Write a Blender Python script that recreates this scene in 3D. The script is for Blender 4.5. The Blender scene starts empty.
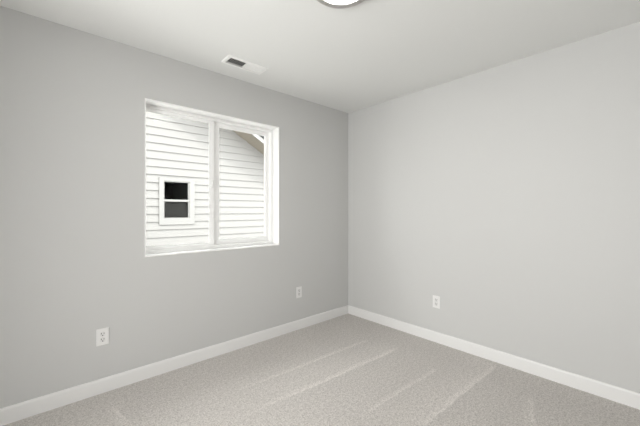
import bpy, bmesh, math
from mathutils import Vector, Matrix

# ------------------------------------------------------------------ camera, sky, sun, exposure
sc = bpy.context.scene
COL = sc.collection
YAW = math.radians(47.84)            # angle between the window wall and the viewing direction
F_PX, CAM_H = 311.5, 1.246
cam_d = bpy.data.cameras.new('camera')
cam_d.sensor_width = 36.0
cam_d.lens = F_PX * 36.0 / 640.0
cam_d.shift_y = -2.0 / 640.0
cam_d.clip_start = 0.02
cam = bpy.data.objects.new('camera', cam_d)
cam.location = (0, 0, CAM_H)
cam.rotation_euler = (math.radians(90), 0, YAW - math.radians(90))
COL.objects.link(cam)
sc.camera = cam

SKY_STRENGTH, SKY_COL = 5.2, (1.0, 0.99, 0.965)
SUN_STRENGTH, SUN_ELEV = 2.2, 53.0
LAMP_STRENGTH = 62.0
HALL_FILL_POWER = 123.0
world = bpy.data.worlds.new('world')
sc.world = world
world.use_nodes = True
wn = world.node_tree.nodes
wl = world.node_tree.links
wn.clear()
w_out = wn.new('ShaderNodeOutputWorld')
w_bg = wn.new('ShaderNodeBackground')
w_sky = wn.new('ShaderNodeTexSky')
w_sky.sky_type = 'NISHITA'
w_sky.sun_disc = False
w_sky.sun_elevation = math.radians(SUN_ELEV)
w_sky.sun_rotation = math.radians(180)
w_mix = wn.new('ShaderNodeMix')
w_mix.data_type = 'RGBA'
w_mix.inputs[0].default_value = 0.85          # bright thin cloud veils the blue
w_sc = wn.new('ShaderNodeMix')
w_sc.data_type = 'RGBA'
w_sc.blend_type = 'MULTIPLY'
w_sc.inputs[0].default_value = 1.0
w_sc.inputs[7].default_value = (0.12, 0.12, 0.12, 1)
wl.new(w_sky.outputs[0], w_sc.inputs[6])
wl.new(w_sc.outputs[2], w_mix.inputs[6])
w_mix.inputs[7].default_value = SKY_COL + (1,)
wl.new(w_mix.outputs[2], w_bg.inputs[0])
w_bg.inputs[1].default_value = SKY_STRENGTH
wl.new(w_bg.outputs[0], w_out.inputs[0])

sun_d = bpy.data.lights.new('sun', 'SUN')
sun_d.energy = SUN_STRENGTH
sun_d.angle = math.radians(3.5)
sun_d.color = (1.0, 0.965, 0.9)
sun = bpy.data.objects.new('sun', sun_d)
sun.rotation_euler = (math.radians(90 - SUN_ELEV), 0, 0)   # shines towards +Y and down
sun.location = (0, -6, 9)
COL.objects.link(sun)

hall_d = bpy.data.lights.new('added_hall_fill', 'AREA')      # soft fill lamp added in an unseen, made-up hall to brighten the room
hall_d.shape = 'RECTANGLE'
hall_d.size, hall_d.size_y = 1.5, 1.9
hall_d.energy = HALL_FILL_POWER
hall_d.color = (1.0, 0.995, 0.985)
hall = bpy.data.objects.new('added_hall_fill', hall_d)
hall.location = (-1.85, 0.85, 0.98)
hall.rotation_euler = (math.radians(90 + 30), 0, math.radians(-90))   # faces +X, tipped up
COL.objects.link(hall)

sc.view_settings.view_transform = 'Standard'
sc.view_settings.look = 'None'
sc.view_settings.gamma = 1.0
sc.view_settings.use_curve_mapping = False
sc.view_settings.exposure = 0.0

# ------------------------------------------------------------------ helpers
def obj(name, bm, mat=None, parent=None, smooth=False, bevel=0.0, seg=2):
    me = bpy.data.meshes.new(name)
    bmesh.ops.recalc_face_normals(bm, faces=bm.faces)
    if smooth:
        for f in bm.faces:
            f.smooth = True
    bm.to_mesh(me)
    bm.free()
    o = bpy.data.objects.new(name, me)
    COL.objects.link(o)
    if mat:
        me.materials.append(mat)
    if parent:
        o.parent = parent
    if bevel:
        m = o.modifiers.new('bevel', 'BEVEL')
        m.width = bevel
        m.segments = seg
        m.limit_method = 'ANGLE'
    return o

def box(bm, x0, x1, y0, y1, z0, z1):
    v = [bm.verts.new(p) for p in ((x0, y0, z0), (x1, y0, z0), (x1, y1, z0), (x0, y1, z0),
                                   (x0, y0, z1), (x1, y0, z1), (x1, y1, z1), (x0, y1, z1))]
    for q in ((0, 3, 2, 1), (4, 5, 6, 7), (0, 1, 5, 4), (1, 2, 6, 5), (2, 3, 7, 6), (3, 0, 4, 7)):
        bm.faces.new([v[i] for i in q])
    return v

def boxes(*bs):
    bm = bmesh.new()
    for b in bs:
        box(bm, *b)
    return bm

def ring_xz(bm, x0, x1, z0, z1, y0, y1, wl_, wr, wb, wt):
    """closed rectangular frame in the XZ plane, mitred, wl/wr/wb/wt wide, y0..y1 deep"""
    o = [(x0, z0), (x1, z0), (x1, z1), (x0, z1)]
    i = [(x0 + wl_, z0 + wb), (x1 - wr, z0 + wb), (x1 - wr, z1 - wt), (x0 + wl_, z1 - wt)]
    V = {}
    for k in range(4):
        for n, y in (('a', y0), ('b', y1)):
            V['o', k, n] = bm.verts.new((o[k][0], y, o[k][1]))
            V['i', k, n] = bm.verts.new((i[k][0], y, i[k][1]))
    for k in range(4):
        j = (k + 1) % 4
        bm.faces.new([V['o', k, 'a'], V['o', j, 'a'], V['i', j, 'a'], V['i', k, 'a']])
        bm.faces.new([V['o', k, 'b'], V['i', k, 'b'], V['i', j, 'b'], V['o', j, 'b']])
        bm.faces.new([V['o', k, 'a'], V['o', k, 'b'], V['o', j, 'b'], V['o', j, 'a']])
        bm.faces.new([V['i', k, 'a'], V['i', j, 'a'], V['i', j, 'b'], V['i', k, 'b']])
    return bm

def lathe(profile, n=64):
    """profile of (r, z); revolved about Z; r = 0 closes"""
    bm = bmesh.new()
    rings = []
    for r, z in profile:
        if r < 1e-6:
            rings.append([bm.verts.new((0, 0, z))])
        else:
            rings.append([bm.verts.new((r * math.cos(2 * math.pi * k / n), r * math.sin(2 * math.pi * k / n), z)) for k in range(n)])
    for a, b in zip(rings, rings[1:]):
        for k in range(n):
            j = (k + 1) % n
            if len(a) == 1:
                bm.faces.new([a[0], b[j], b[k]])
            elif len(b) == 1:
                bm.faces.new([a[k], a[j], b[0]])
            else:
                bm.faces.new([a[k], a[j], b[j], b[k]])
    return bm

def prism(pts, y0, y1):
    """polygon of (x, z) extruded along Y"""
    bm = bmesh.new()
    a = [bm.verts.new((x, y0, z)) for x, z in pts]
    b = [bm.verts.new((x, y1, z)) for x, z in pts]
    bm.faces.new(a)
    bm.faces.new(b[::-1])
    n = len(pts)
    for k in range(n):
        j = (k + 1) % n
        bm.faces.new([a[k], b[k], b[j], a[j]])
    return bm

def empty(name, loc=(0, 0, 0), rotz=0.0):
    o = bpy.data.objects.new(name, None)
    o.location = loc
    o.rotation_euler = (0, 0, rotz)
    o.empty_display_size = 0.1
    COL.objects.link(o)
    return o

def tag(o, label, cat, group=None):
    o['label'] = label
    o['category'] = cat
    if group:
        o['group'] = group
    return o

def struct(o, label=None):
    o['kind'] = 'structure'
    if label:
        o['label'] = label
    return o

# ------------------------------------------------------------------ materials
def base_mat(name, col, rough=0.6, metal=0.0, spec=0.5):
    m = bpy.data.materials.new(name)
    m.use_nodes = True
    p = m.node_tree.nodes['Principled BSDF']
    p.inputs['Base Color'].default_value = tuple(col) + (1,)
    p.inputs['Roughness'].default_value = rough
    p.inputs['Metallic'].default_value = metal
    p.inputs['Specular IOR Level'].default_value = spec
    return m

def add_bump(m, scale, strength, dist, detail=3.0):
    nt = m.node_tree
    p = nt.nodes['Principled BSDF']
    tc = nt.nodes.new('ShaderNodeTexCoord')
    nz = nt.nodes.new('ShaderNodeTexNoise')
    nz.inputs['Scale'].default_value = scale
    nz.inputs['Detail'].default_value = detail
    b = nt.nodes.new('ShaderNodeBump')
    b.inputs['Strength'].default_value = strength
    b.inputs['Distance'].default_value = dist
    nt.links.new(tc.outputs['Object'], nz.inputs['Vector'])
    nt.links.new(nz.outputs['Fac'], b.inputs['Height'])
    nt.links.new(b.outputs['Normal'], p.inputs['Normal'])
    return m

M = {}
M['wall'] = add_bump(base_mat('wall_paint', (0.575, 0.575, 0.565), 0.55, spec=0.35), 140, 0.12, 0.002)
M['ceiling'] = add_bump(base_mat('ceiling_paint', (0.765, 0.77, 0.755), 0.9, spec=0.1), 70, 0.25, 0.003)
M['trim'] = base_mat('white_trim_paint', (0.78, 0.775, 0.765), 0.4)
M['liner'] = base_mat('white_jamb_paint', (0.90, 0.90, 0.89), 0.4)
M['vinyl'] = base_mat('white_vinyl', (0.90, 0.90, 0.89), 0.35)
M['plate'] = base_mat('white_plate_plastic', (0.78, 0.775, 0.765), 0.3)
M['insert'] = base_mat('white_insert_plastic', (0.71, 0.705, 0.695), 0.35)
M['slot'] = base_mat('dark_slot', (0.03, 0.03, 0.03), 0.7)
M['screw'] = base_mat('painted_screw', (0.7, 0.69, 0.67), 0.35, 0.3)
M['nickel'] = base_mat('brushed_nickel', (0.62, 0.60, 0.58), 0.42, 0.9)
M['register'] = base_mat('white_register_enamel', (0.88, 0.88, 0.86), 0.4)
M['duct'] = base_mat('dark_duct_metal', (0.22, 0.22, 0.21), 0.6, 0.2)
M['siding'] = base_mat('white_fibre_cement_siding', (0.247, 0.243, 0.236), 0.6)
M['ext_trim'] = base_mat('white_exterior_trim', (0.262, 0.260, 0.252), 0.5)
M['soffit'] = base_mat('tan_soffit', (0.20, 0.18, 0.15), 0.7)
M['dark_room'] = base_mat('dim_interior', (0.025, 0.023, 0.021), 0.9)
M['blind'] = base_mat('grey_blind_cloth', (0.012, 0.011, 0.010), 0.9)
M['shingle'] = add_bump(base_mat('dark_asphalt_shingle', (0.055, 0.055, 0.06), 0.95, spec=0.2), 60, 0.6, 0.01)
M['ground'] = base_mat('pale_gravel_ground', (0.34, 0.30, 0.25), 0.95)
def ground_tex(m):
    nt = m.node_tree
    p = nt.nodes['Principled BSDF']
    tc = nt.nodes.new('ShaderNodeTexCoord')
    nz = nt.nodes.new('ShaderNodeTexVoronoi')
    nz.inputs['Scale'].default_value = 35
    cr = nt.nodes.new('ShaderNodeValToRGB')
    cr.color_ramp.elements[0].color = (0.52, 0.51, 0.49, 1)
    cr.color_ramp.elements[1].color = (0.70, 0.69, 0.66, 1)
    nt.links.new(tc.outputs['Object'], nz.inputs['Vector'])
    nt.links.new(nz.outputs['Color'], cr.inputs['Fac'])
    nt.links.new(cr.outputs['Color'], p.inputs['Base Color'])
ground_tex(M['ground'])

def glass_mat():
    m = bpy.data.materials.new('window_glass')
    m.use_nodes = True
    nt = m.node_tree
    nt.nodes.clear()
    out = nt.nodes.new('ShaderNodeOutputMaterial')
    tr = nt.nodes.new('ShaderNodeBsdfTransparent')
    tr.inputs[0].default_value = (0.96, 0.97, 0.965, 1)
    gl = nt.nodes.new('ShaderNodeBsdfGlossy')
    gl.inputs['Roughness'].default_value = 0.02
    mx = nt.nodes.new('ShaderNodeMixShader')
    fr = nt.nodes.new('ShaderNodeFresnel')
    fr.inputs['IOR'].default_value = 1.07
    nt.links.new(fr.outputs[0], mx.inputs[0])
    nt.links.new(tr.outputs[0], mx.inputs[1])
    nt.links.new(gl.outputs[0], mx.inputs[2])
    nt.links.new(mx.outputs[0], out.inputs[0])
    return m
M['glass'] = glass_mat()

def emit_mat(name, col, s):
    m = bpy.data.materials.new(name)
    m.use_nodes = True
    nt = m.node_tree
    p = nt.nodes['Principled BSDF']
    p.inputs['Base Color'].default_value = (0.9, 0.9, 0.88, 1)
    p.inputs['Emission Color'].default_value = tuple(col) + (1,)
    p.inputs['Emission Strength'].default_value = s
    return m
M['diffuser'] = emit_mat('lit_diffuser', (1.0, 0.985, 0.96), LAMP_STRENGTH)

def carpet_mat():
    m = base_mat('loop_carpet', (0.5, 0.47, 0.43), 1.0, spec=0.05)
    nt = m.node_tree
    N, L = nt.nodes, nt.links
    p = N['Principled BSDF']
    p.inputs['Sheen Weight'].default_value = 0.15
    p.inputs['Sheen Roughness'].default_value = 0.6
    tc = N.new('ShaderNodeTexCoord')
    def math_(op, a, b=None, c=None):
        n = N.new('ShaderNodeMath')
        n.operation = op
        for k, v in enumerate((a, b, c)):
            if v is None:
                continue
            if isinstance(v, (int, float)):
                n.inputs[k].default_value = v
            else:
                L.new(v, n.inputs[k])
        return n.outputs[0]
    def noise(scale, detail=2.0, rough=0.6, vec=None):
        n = N.new('ShaderNodeTexNoise')
        n.inputs['Scale'].default_value = scale
        n.inputs['Detail'].default_value = detail
        n.inputs['Roughness'].default_value = rough
        L.new(vec or tc.outputs['Object'], n.inputs['Vector'])
        return n.outputs['Fac']
    fine = noise(115, 2.0, 0.75)
    mid = noise(45, 2.0, 0.6)
    speck = math_('ADD', math_('MULTIPLY', fine, 0.75), math_('MULTIPLY', mid, 0.25))
    cr = N.new('ShaderNodeValToRGB')
    e = cr.color_ramp.elements
    e[0].position, e[0].color = 0.37, (0.36, 0.335, 0.312, 1)
    e[1].position, e[1].color = 0.63, (0.68, 0.650, 0.618, 1)
    k = e.new(0.5)
    k.color = (0.54, 0.511, 0.483, 1)
    L.new(speck, cr.inputs['Fac'])
    # vacuum tracks: pile brushed the other way, one crisp side each
    sep = N.new('ShaderNodeSeparateXYZ')
    L.new(tc.outputs['Object'], sep.inputs[0])
    X, Y = sep.outputs[0], sep.outputs[1]
    wob = math_('MULTIPLY', math_('SUBTRACT', noise(2.2, 2.0), 0.5), 0.05)
    total = None
    for (xa, ya, xb, yb, w, amp) in TRACKS:
        dx, dy = xb - xa, yb - ya
        ln = math.hypot(dx, dy)
        dx, dy = dx / ln, dy / ln
        rx = math_('SUBTRACT', X, xa)
        ry = math_('SUBTRACT', Y, ya)
        s = math_('ADD', math_('MULTIPLY', rx, dx), math_('MULTIPLY', ry, dy))
        t = math_('ADD', math_('ADD', math_('MULTIPLY', rx, -dy), math_('MULTIPLY', ry, dx)), wob)
        # across: crisp on one side, fading over w on the other
        up = N.new('ShaderNodeMapRange')
        up.inputs['From Min'].default_value = -0.006
        up.inputs['From Max'].default_value = 0.006
        L.new(t, up.inputs['Value'])
        dn = N.new('ShaderNodeMapRange')
        dn.inputs['From Min'].default_value = w
        dn.inputs['From Max'].default_value = 0.0
        L.new(t, dn.inputs['Value'])
        en = N.new('ShaderNodeMapRange')
        en.inputs['From Min'].default_value = 0.0
        en.inputs['From Max'].default_value = ln * 0.35
        L.new(s, en.inputs['Value'])
        ex = N.new('ShaderNodeMapRange')
        ex.inputs['From Min'].default_value = ln
        ex.inputs['From Max'].default_value = ln - 0.08
        L.new(s, ex.inputs['Value'])
        v = math_('MULTIPLY', math_('MULTIPLY', up.outputs[0], dn.outputs[0]), math_('MULTIPLY', en.outputs[0], ex.outputs[0]))
        v = math_('MULTIPLY', v, amp)
        total = v if total is None else math_('ADD', total, v)
    total = math_('MULTIPLY', total, math_('ADD', 0.45, noise(28, 2.0)))
    patch = math_('MULTIPLY', math_('SUBTRACT', noise(3.0, 2.0), 0.5), 0.10)
    gain = math_('ADD', math_('ADD', total, patch), 1.0)
    mul = N.new('ShaderNodeVectorMath')
    mul.operation = 'SCALE'
    L.new(cr.outputs['Color'], mul.inputs[0])
    L.new(gain, mul.inputs['Scale'])
    L.new(mul.outputs[0], p.inputs['Base Color'])
    b = N.new('ShaderNodeBump')
    b.inputs['Strength'].default_value = 0.5
    b.inputs['Distance'].default_value = 0.006
    L.new(speck, b.inputs['Height'])
    L.new(b.outputs['Normal'], p.inputs['Normal'])
    return m
# start, end on the floor (m), width and strength of each vacuum track
TRACKS = [(0.90, 1.985, 2.38, 1.910, 0.045, 0.20), (0.85, 1.705, 2.42, 1.605, 0.055, 0.22),
          (1.40, 1.225, 2.36, 1.200, 0.045, 0.22), (1.60, 0.935, 2.74, 0.902, 0.045, 0.18),
          (1.30, 0.935, 2.80, 0.900, 0.300, 0.12), (0.85, 1.705, 2.50, 1.600, 0.30, 0.06),
          (2.02, 0.46, 2.48, 0.60, 0.065, 0.18), (0.42, 2.02, 0.36, 2.40, 0.06, 0.16)]
M['carpet'] = carpet_mat()

# ------------------------------------------------------------------ room shell
XR, YW, H = 2.81, 2.59, 2.44           # right wall, window wall, ceiling
XL, YB = -0.90, -0.80                  # the two walls behind the photographer
T = 0.16
WX0, WX1, WZ0, WZ1 = 0.588, 1.794, 0.903, 2.086     # rough opening of the window
VX0, VX1, VY0, VY1 = 1.103, 1.409, 2.246, 2.348     # duct opening in the ceiling

struct(obj('floor', boxes((XL - T, XR + T, YB - T, YW + T, -0.12, 0.0)), M['carpet']),
       'beige speckled carpet with vacuum tracks')
struct(obj('ceiling', boxes((XL - T, XR + T, YB - T, VY0, H, H + 0.25), (XL - T, XR + T, VY1, YW + T, H, H + 0.25),
                            (XL - T, VX0, VY0, VY1, H, H + 0.25), (VX1, XR + T, VY0, VY1, H, H + 0.25)), M['ceiling']),
       'white lightly textured ceiling')
struct(obj('wall_left', boxes((XL - T, WX0, YW, YW + T, 0, H), (WX1, XR + T, YW, YW + T, 0, H),
                              (WX0, WX1, YW, YW + T, 0, WZ0), (WX0, WX1, YW, YW + T, WZ1, H)), M['wall']),
       'grey painted wall with the window')
struct(obj('wall_right', boxes((XR, XR + T, YB - T, YW, 0, H)), M['wall']), 'plain grey painted wall on the right')
struct(obj('wall_rear', boxes((XL, XR, YB - T, YB, 0, H)), M['wall']), 'grey painted wall behind the camera')
DY0, DY1, DZ = 0.12, 1.58, 2.05         # unseen doorway, added to let the fill lamp's light in
struct(obj('wall_side', boxes((XL - T, XL, YB - T, DY0, 0, H), (XL - T, XL, DY1, YW, 0, H), (XL - T, XL, DY0, DY1, DZ, H)), M['wall']),
       'grey painted wall beside the camera')
# added hall around the fill lamp, out of view
HX = -2.3
struct(obj('wall_hall', boxes((HX - T, HX, YB - T, YW + T, 0, H), (HX, XL - T, YB - T, YB, 0, H), (HX, XL - T, YW, YW + T, 0, H)), M['wall']), 'walls of the added hall')
struct(obj('floor_hall', boxes((HX - T, XL - T, YB - T, YW + T, -0.12, 0)), M['carpet']), 'carpet of the added hall')
struct(obj('ceiling_hall', boxes((HX - T, XL - T, YB - T, YW + T, H, H + 0.25)), M['ceiling']), 'ceiling of the added hall')
bm = bmesh.new()
for d0, d1 in ((DY0 - 0.07, DY0), (DY1, DY1 + 0.07)):
    box(bm, XL, XL + 0.014, d0, d1, 0, DZ + 0.07)
box(bm, XL, XL + 0.014, DY0, DY1, DZ, DZ + 0.07)
struct(obj('trim_2', bm, M['trim']), 'white casing of the added doorway')

BH, BT = 0.098, 0.013
def base_profile(flip=1):
    return [(0, 0), (BT, 0), (BT, BH - 0.012), (BT - 0.003, BH - 0.003), (BT - 0.006, BH), (0, BH)]
def baseboard(name, p0, p1, n):
    """board along p0-p1 on the floor, thickness along n into the room"""
    bm = bmesh.new()
    rows = []
    for p in (p0, p1):
        rows.append([bm.verts.new((p[0] + n[0] * t, p[1] + n[1] * t, z)) for t, z in base_profile()])
    bm.faces.new(rows[0])
    bm.faces.new(rows[1][::-1])
    k = len(rows[0])
    for i in range(k):
        j = (i + 1) % k
        bm.faces.new([rows[0][i], rows[1][i], rows[1][j], rows[0][j]])
    return struct(obj(name, bm, M['trim']), 'white baseboard')
baseboard('baseboard_left', (XL, YW), (XR, YW), (0, -1))
baseboard('baseboard_right', (XR, YB), (XR, YW - BT), (-1, 0))
baseboard('baseboard_rear', (XL, YB), (XR - BT, YB), (0, 1))
baseboard('baseboard_side', (XL, DY1 + 0.07), (XL, YW - BT), (1, 0))

# ------------------------------------------------------------------ window
win = struct(empty('window_1', (1.191, YW, 0.903)), 'white two-pane sliding window set in the grey wall')
def wpart(name, bm, mat, parent=win, bevel=0.0):
    o = obj(name, bm, mat, None, bevel=bevel)
    off = Vector(win.location)
    o.data.transform(Matrix.Translation(-off))
    o.parent = parent
    return o
YF = 2.69
wpart('jamb_liner', ring_xz(bmesh.new(), WX0, WX1, WZ0, WZ1, YW - 0.003, YF + 0.004, 0.009, 0.009, 0.009, 0.009), M['liner'], bevel=0.0015)
wpart('window_frame', ring_xz(bmesh.new(), 0.597, 1.785, 0.912, 2.077, YF, YF + 0.085, 0.018, 0.030, 0.026, 0.026), M['vinyl'], bevel=0.003)
sash = wpart('sliding_sash', ring_xz(bmesh.new(), 0.5985, 1.172, 0.931, 2.058, YF + 0.016, YF + 0.040, 0.021, 0.042, 0.034, 0.030), M['vinyl'], bevel=0.003)
wpart('sash_pane', boxes((0.6165, 1.131, YF + 0.027, YF + 0.031, 0.965, 2.030)), M['glass'], sash)
bead = wpart('glazing_bead', ring_xz(bmesh.new(), 0.6165, 1.131, 0.965, 2.030, YF + 0.020, YF + 0.026, 0.006, 0.006, 0.006, 0.006), M['vinyl'], sash, 0.001)
lk = boxes((1.140, 1.160, YF + 0.006, YF + 0.016, 1.455, 1.515), (1.146, 1.154, YF - 0.002, YF + 0.0065, 1.475, 1.512))
wpart('sash_lock', lk, M['vinyl'], sash, 0.002)
fixed = wpart('fixed_sash', ring_xz(bmesh.new(), 1.150, 1.762, 0.932, 2.057, YF + 0.044, YF + 0.076, 0.080, 0.036, 0.052, 0.040), M['vinyl'], bevel=0.004)
wpart('fixed_pane', boxes((1.226, 1.730, YF + 0.060, YF + 0.064, 0.980, 2.021)), M['glass'], fixed)
wpart('glazing_bead', ring_xz(bmesh.new(), 1.230, 1.726, 0.984, 2.017, YF + 0.052, YF + 0.059, 0.005, 0.007, 0.006, 0.006), M['vinyl'], fixed, 0.001)

# ------------------------------------------------------------------ ground and the house next door
GZ = -0.45
struct(obj('ground', boxes((-14, 18, YW + T + 0.02, 22, GZ - 0.2, GZ)), M['ground']), 'gravel side yard between the houses')

YN = 7.0
house = tag(empty('neighbouring_house', (0.2, YN, GZ)), 'white lap-sided house seen through the window, with small dark window', 'house')
def hpart(name, bm, mat, parent=None, bevel=0.0):
    o = obj(name, bm, mat, None, bevel=bevel)
    o.data.transform(Matrix.Translation(-Vector(house.location)))
    o.parent = parent or house
    return o
PX, SL, OV = 0.2, 0.55, 0.60           # ridge x, roof slope, rake overhang
def rake_z(x):                         # underside of the rake
    return 2.95 - SL * (PX + abs(x - PX) - 3.9)
WL_, WR_ = -4.6, 5.0                   # side walls of the house
EXP, LAP = 0.162, 0.025
OX0, OX1, OZ0, OZ1 = 1.934, 2.455, 1.083, 1.872      # opening of the house's small window
bm = bmesh.new()
def gable_x(z):                        # half-width of the wall at height z under the rake
    return max(0.0, (2.95 - SL * (PX - 3.9) - z) / SL)
def board_piece(x0a, x1a, x0b, x1b, za, zb, zbot):
    def y(z):
        return YN - LAP * (1 - (z - zbot) / EXP) - 0.004
    v = [bm.verts.new(p) for p in ((x0a, y(za), za), (x1a, y(za), za), (x1b, y(zb), zb), (x0b, y(zb), zb),
                                   (x0a, YN + 0.01, za), (x1a, YN + 0.01, za))]
    bm.faces.new(v[:4])
    bm.faces.new([v[0], v[4], v[5], v[1]])
k = 0
zb0 = 3.13 - 22 * EXP
while True:
    z0 = zb0 + k * EXP
    z1 = z0 + EXP
    k += 1
    if gable_x(z0) < 0.05:
        break
    cuts = sorted({z0, z1} | {z for z in (OZ0, OZ1) if z0 < z < z1})
    for za, zb in zip(cuts, cuts[1:]):
        la, ra = max(WL_, PX - gable_x(za)), min(WR_, PX + gable_x(za))
        lb, rb = max(WL_, PX - gable_x(zb)), min(WR_, PX + gable_x(zb))
        if za >= OZ0 - 1e-6 and zb <= OZ1 + 1e-6:
            board_piece(la, OX0, lb, OX0, za, zb, z0)
            board_piece(OX1, ra, OX1, rb, za, zb, z0)
        else:
            board_piece(la, ra, lb, rb, za, zb, z0)
hpart('lap_siding', bm, M['siding'])
# body of the house behind the siding, with a recess for the window
bm = boxes((WL_, OX0 - 0.02, YN + 0.012, YN + 4.0, GZ, 2.30), (OX1 + 0.02, WR_, YN + 0.012, YN + 4.0, GZ, 2.30),
           (OX0 - 0.02, OX1 + 0.02, YN + 0.012, YN + 4.0, GZ, OZ0 - 0.02), (OX0 - 0.02, OX1 + 0.02, YN + 0.012, YN + 4.0, OZ1 + 0.02, 2.30),
           (OX0 - 0.02, OX1 + 0.02, YN + 1.2, YN + 4.0, OZ0 - 0.02, OZ1 + 0.02))
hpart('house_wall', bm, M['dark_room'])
# small double-hung window
TW = 0.088
wf = hpart('window_trim', ring_xz(bmesh.new(), OX0 - TW, OX1 + 0.112, OZ0 - 0.125, OZ1 + 0.072, YN - 0.044, YN + 0.012, TW - 0.006, 0.106, 0.119, 0.066), M['ext_trim'], bevel=0.003)
sf = hpart('window_sash', ring_xz(bmesh.new(), OX0 - 0.006, OX1 + 0.006, OZ0 - 0.006, OZ1 + 0.006, YN - 0.030, YN + 0.040, 0.020, 0.026, 0.026, 0.020), M['ext_trim'], wf)
hpart('meeting_rail', boxes((OX0 + 0.014, OX1 - 0.020, YN - 0.026, YN + 0.034, 1.446, 1.489)), M['ext_trim'], wf)
hpart('window_pane', boxes((OX0 + 0.012, OX1 - 0.018, YN - 0.012, YN - 0.008, 1.489, OZ1 - 0.012)), M['glass'], wf)
hpart('window_pane', boxes((OX0 + 0.012, OX1 - 0.018, YN - 0.012, YN - 0.008, OZ0 + 0.018, 1.446)), M['glass'], wf)
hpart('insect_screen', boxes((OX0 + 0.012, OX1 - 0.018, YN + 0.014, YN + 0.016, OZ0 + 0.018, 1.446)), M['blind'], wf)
# gable roof with soffit, rake fascia and shingles
XE0, XE1 = -5.0, 5.4
def roof_strip(dz0, dz1):
    pts = [(XE0, rake_z(XE0) + dz0), (PX, rake_z(PX) + dz0), (XE1, rake_z(XE1) + dz0),
           (XE1, rake_z(XE1) + dz1), (PX, rake_z(PX) + dz1), (XE0, rake_z(XE0) + dz1)]
    return pts
hpart('soffit', prism(roof_strip(0.0, 0.02), YN - OV + 0.025, YN + 0.02), M['soffit'])
hpart('roof_deck', prism(roof_strip(0.021, 0.058), YN - OV + 0.026, YN + 4.2), M['dark_room'])
hpart('rake_fascia', prism(roof_strip(-0.05, 0.06), YN - OV, YN - OV + 0.025), M['ext_trim'])
hpart('shingle_roof', prism(roof_strip(0.061, 0.105), YN - OV - 0.03, YN + 4.25), M['shingle'])

# ------------------------------------------------------------------ ceiling light
LX, LY = 1.170, 1.122
lamp = tag(empty('ceiling_light', (LX, LY, H)), 'round flush ceiling light with grey metal rim, glowing white', 'ceiling light')
obj('rim', lathe([(0.0, -0.0002), (0.154, -0.0002), (0.160, -0.003), (0.162, -0.012), (0.162, -0.034), (0.160, -0.039), (0.156, -0.0405),
                  (0.131, -0.0405), (0.1275, -0.039), (0.1265, -0.036), (0.126, -0.016), (0.0, -0.016)]), M['nickel'], lamp, smooth=True)
obj('diffuser', lathe([(0.0, -0.018), (0.1255, -0.018), (0.1255, -0.031), (0.114, -0.034), (0.090, -0.036), (0.045, -0.038), (0.0, -0.0385)]),
    M['diffuser'], lamp, smooth=True)

# ------------------------------------------------------------------ ceiling air register
vx, vy = (1.080 + 1.432) / 2, (2.226 + 2.368) / 2
vent = tag(empty('air_vent', (vx, vy, H)), 'white rectangular air register in the ceiling above the window, half dark', 'air vent')
def vpart(name, bm, mat, bevel=0.0):
    o = obj(name, bm, mat, vent, bevel=bevel)
    return o
def ring_xy(x0, x1, y0, y1, wx, wy, zt, zb):
    bm = bmesh.new()
    o = [(x0, y0), (x1, y0), (x1, y1), (x0, y1)]
    i = [(x0 + wx, y0 + wy), (x1 - wx, y0 + wy), (x1 - wx, y1 - wy), (x0 + wx, y1 - wy)]
    oo = [(x0 + 0.006, y0 + 0.006), (x1 - 0.006, y0 + 0.006), (x1 - 0.006, y1 - 0.006), (x0 + 0.006, y1 - 0.006)]
    rows = [[bm.verts.new((p[0], p[1], z)) for p in r] for r, z in ((i, zt), (o, zt), (o, zt - 0.002), (oo, zb), (i, zb))]
    for a in range(5):
        b = (a + 1) % 5
        for q in range(4):
            w = (q + 1) % 4
            bm.faces.new([rows[a][q], rows[a][w], rows[b][w], rows[b][q]])
    return bm
hx, hy = 0.176, 0.071
ix, iy = 0.152, 0.050
vpart('register_frame', ring_xy(-hx, hx, -hy, hy, hx - ix, hy - iy, -0.0002, -0.010), M['register'])
vpart('centre_bar', boxes((-0.004, 0.004, -iy, iy, -0.008, 0.004)), M['register'])
NL = 9
for side in (-1, 1):
    for q in range(NL):
        xc = side * (0.004 + (q + 0.5) * (ix - 0.006) / NL)
        bm = bmesh.new()
        # blade slopes so the lower edge points away from the centre bar
        dx, dz, th = 0.0065, 0.0062, 0.0007
        pts = [(xc + side * dx - th, -0.0085), (xc + side * dx + th, -0.0085),
               (xc - side * dx + th, -0.0085 + 2 * dz), (xc - side * dx - th, -0.0085 + 2 * dz)]
        a = [bm.verts.new((x, -iy + 0.0005, z)) for x, z in pts]
        b = [bm.verts.new((x, iy - 0.0005, z)) for x, z in pts]
        bm.faces.new(a)
        bm.faces.new(b[::-1])
        for i in range(4):
            j = (i + 1) % 4
            bm.faces.new([a[i], b[i], b[j], a[j]])
        vpart('louver', bm, M['register'])
# sheet-metal boot above the opening
bm = bmesh.new()
bx0, bx1, by0, by1 = VX0 - vx + 0.001, VX1 - vx - 0.001, VY0 - vy + 0.001, VY1 - vy - 0.001
v = box(bm, bx0, bx1, by0, by1, 0.006, 0.20)
for f in list(bm.faces):
    if all(abs(w.co.z - 0.006) < 1e-6 for w in f.verts):
        bm.faces.remove(f)
vpart('duct_boot', bm, M['duct'])

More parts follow.
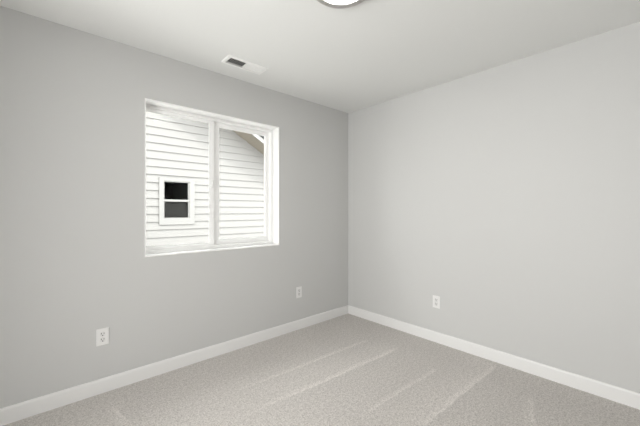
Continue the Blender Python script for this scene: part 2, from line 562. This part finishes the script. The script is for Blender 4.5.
# ------------------------------------------------------------------ outlets
def local_box(bm, x0, x1, z0, z1, d0, d1):
    """box on a wall plate: x across, z up, depth d towards the room (-Y)"""
    return box(bm, x0, x1, -d1, -d0, z0, z1)
def disc(bm, cx, cz, r, d0, d1, n=20, flat=None):
    pts = []
    for q in range(n):
        a = 2 * math.pi * q / n
        x, z = r * math.cos(a), r * math.sin(a)
        if flat:
            x = max(-flat, min(flat, x))
        pts.append((cx + x, cz + z))
    a = [bm.verts.new((x, -d0, z)) for x, z in pts]
    b = [bm.verts.new((x, -d1, z)) for x, z in pts]
    bm.faces.new(a)
    bm.faces.new(b[::-1])
    for q in range(n):
        w = (q + 1) % n
        bm.faces.new([a[q], b[q], b[w], a[w]])
def slots(bm, cz, d):
    local_box(bm, -0.0090, -0.0058, cz - 0.001, cz + 0.0095, d - 0.001, d + 0.0004)
    local_box(bm, 0.0058, 0.0090, cz + 0.0002, cz + 0.0085, d - 0.001, d + 0.0004)
    disc(bm, 0.0, cz - 0.0085, 0.0036, d - 0.001, d + 0.0004, 12)
PW, PH, PD = 0.0365, 0.0575, 0.0055
def plate_root(name, loc, rz, label):
    r = tag(empty(name, loc, rz), label, 'wall outlet', 'wall outlets above the baseboard')
    bm = bmesh.new()
    local_box(bm, -PW, PW, -PH, PH, 0.0002, PD)
    obj('wall_plate', bm, M['plate'], r, bevel=0.0025, seg=3)
    return r
def duplex(loc, rz, label):
    r = plate_root('wall_outlet', loc, rz, label)
    for cz in (0.0195, -0.0195):
        bm = bmesh.new()
        disc(bm, 0, cz, 0.0172, PD - 0.001, PD + 0.0022, 28, flat=0.0145)
        f = obj('receptacle', bm, M['insert'], r)
        bm = bmesh.new()
        slots(bm, cz, PD + 0.0022)
        obj('slots', bm, M['slot'], f)
    bm = bmesh.new()
    disc(bm, 0, 0, 0.0032, PD - 0.001, PD + 0.0008, 14)
    obj('screw', bm, M['screw'], r)
    return r
def decora(loc, rz, label):
    r = plate_root('wall_outlet', loc, rz, label)
    bm = bmesh.new()
    local_box(bm, -0.0168, 0.0168, -0.0335, 0.0335, PD - 0.001, PD + 0.0012)
    f = obj('receptacle', bm, M['insert'], r, bevel=0.0008)
    bm = bmesh.new()
    for cz in (0.019, -0.019):
        slots(bm, cz, PD + 0.0012)
    obj('slots', bm, M['slot'], f)
    for cz in (0.0485, -0.0485):
        bm = bmesh.new()
        disc(bm, 0, cz, 0.0028, PD - 0.001, PD + 0.0006, 14)
        obj('screw', bm, M['screw'], r)
    return r
duplex((0.329, YW, 0.383), 0.0, 'white double-socket outlet plate on the window wall, left of and below the window')
decora((2.043, YW, 0.388), 0.0, 'white outlet plate with rectangular insert on the window wall, near the room corner')
decora((XR, 1.453, 0.382), math.radians(-90), 'white outlet plate alone on the plain right wall, above the baseboard')
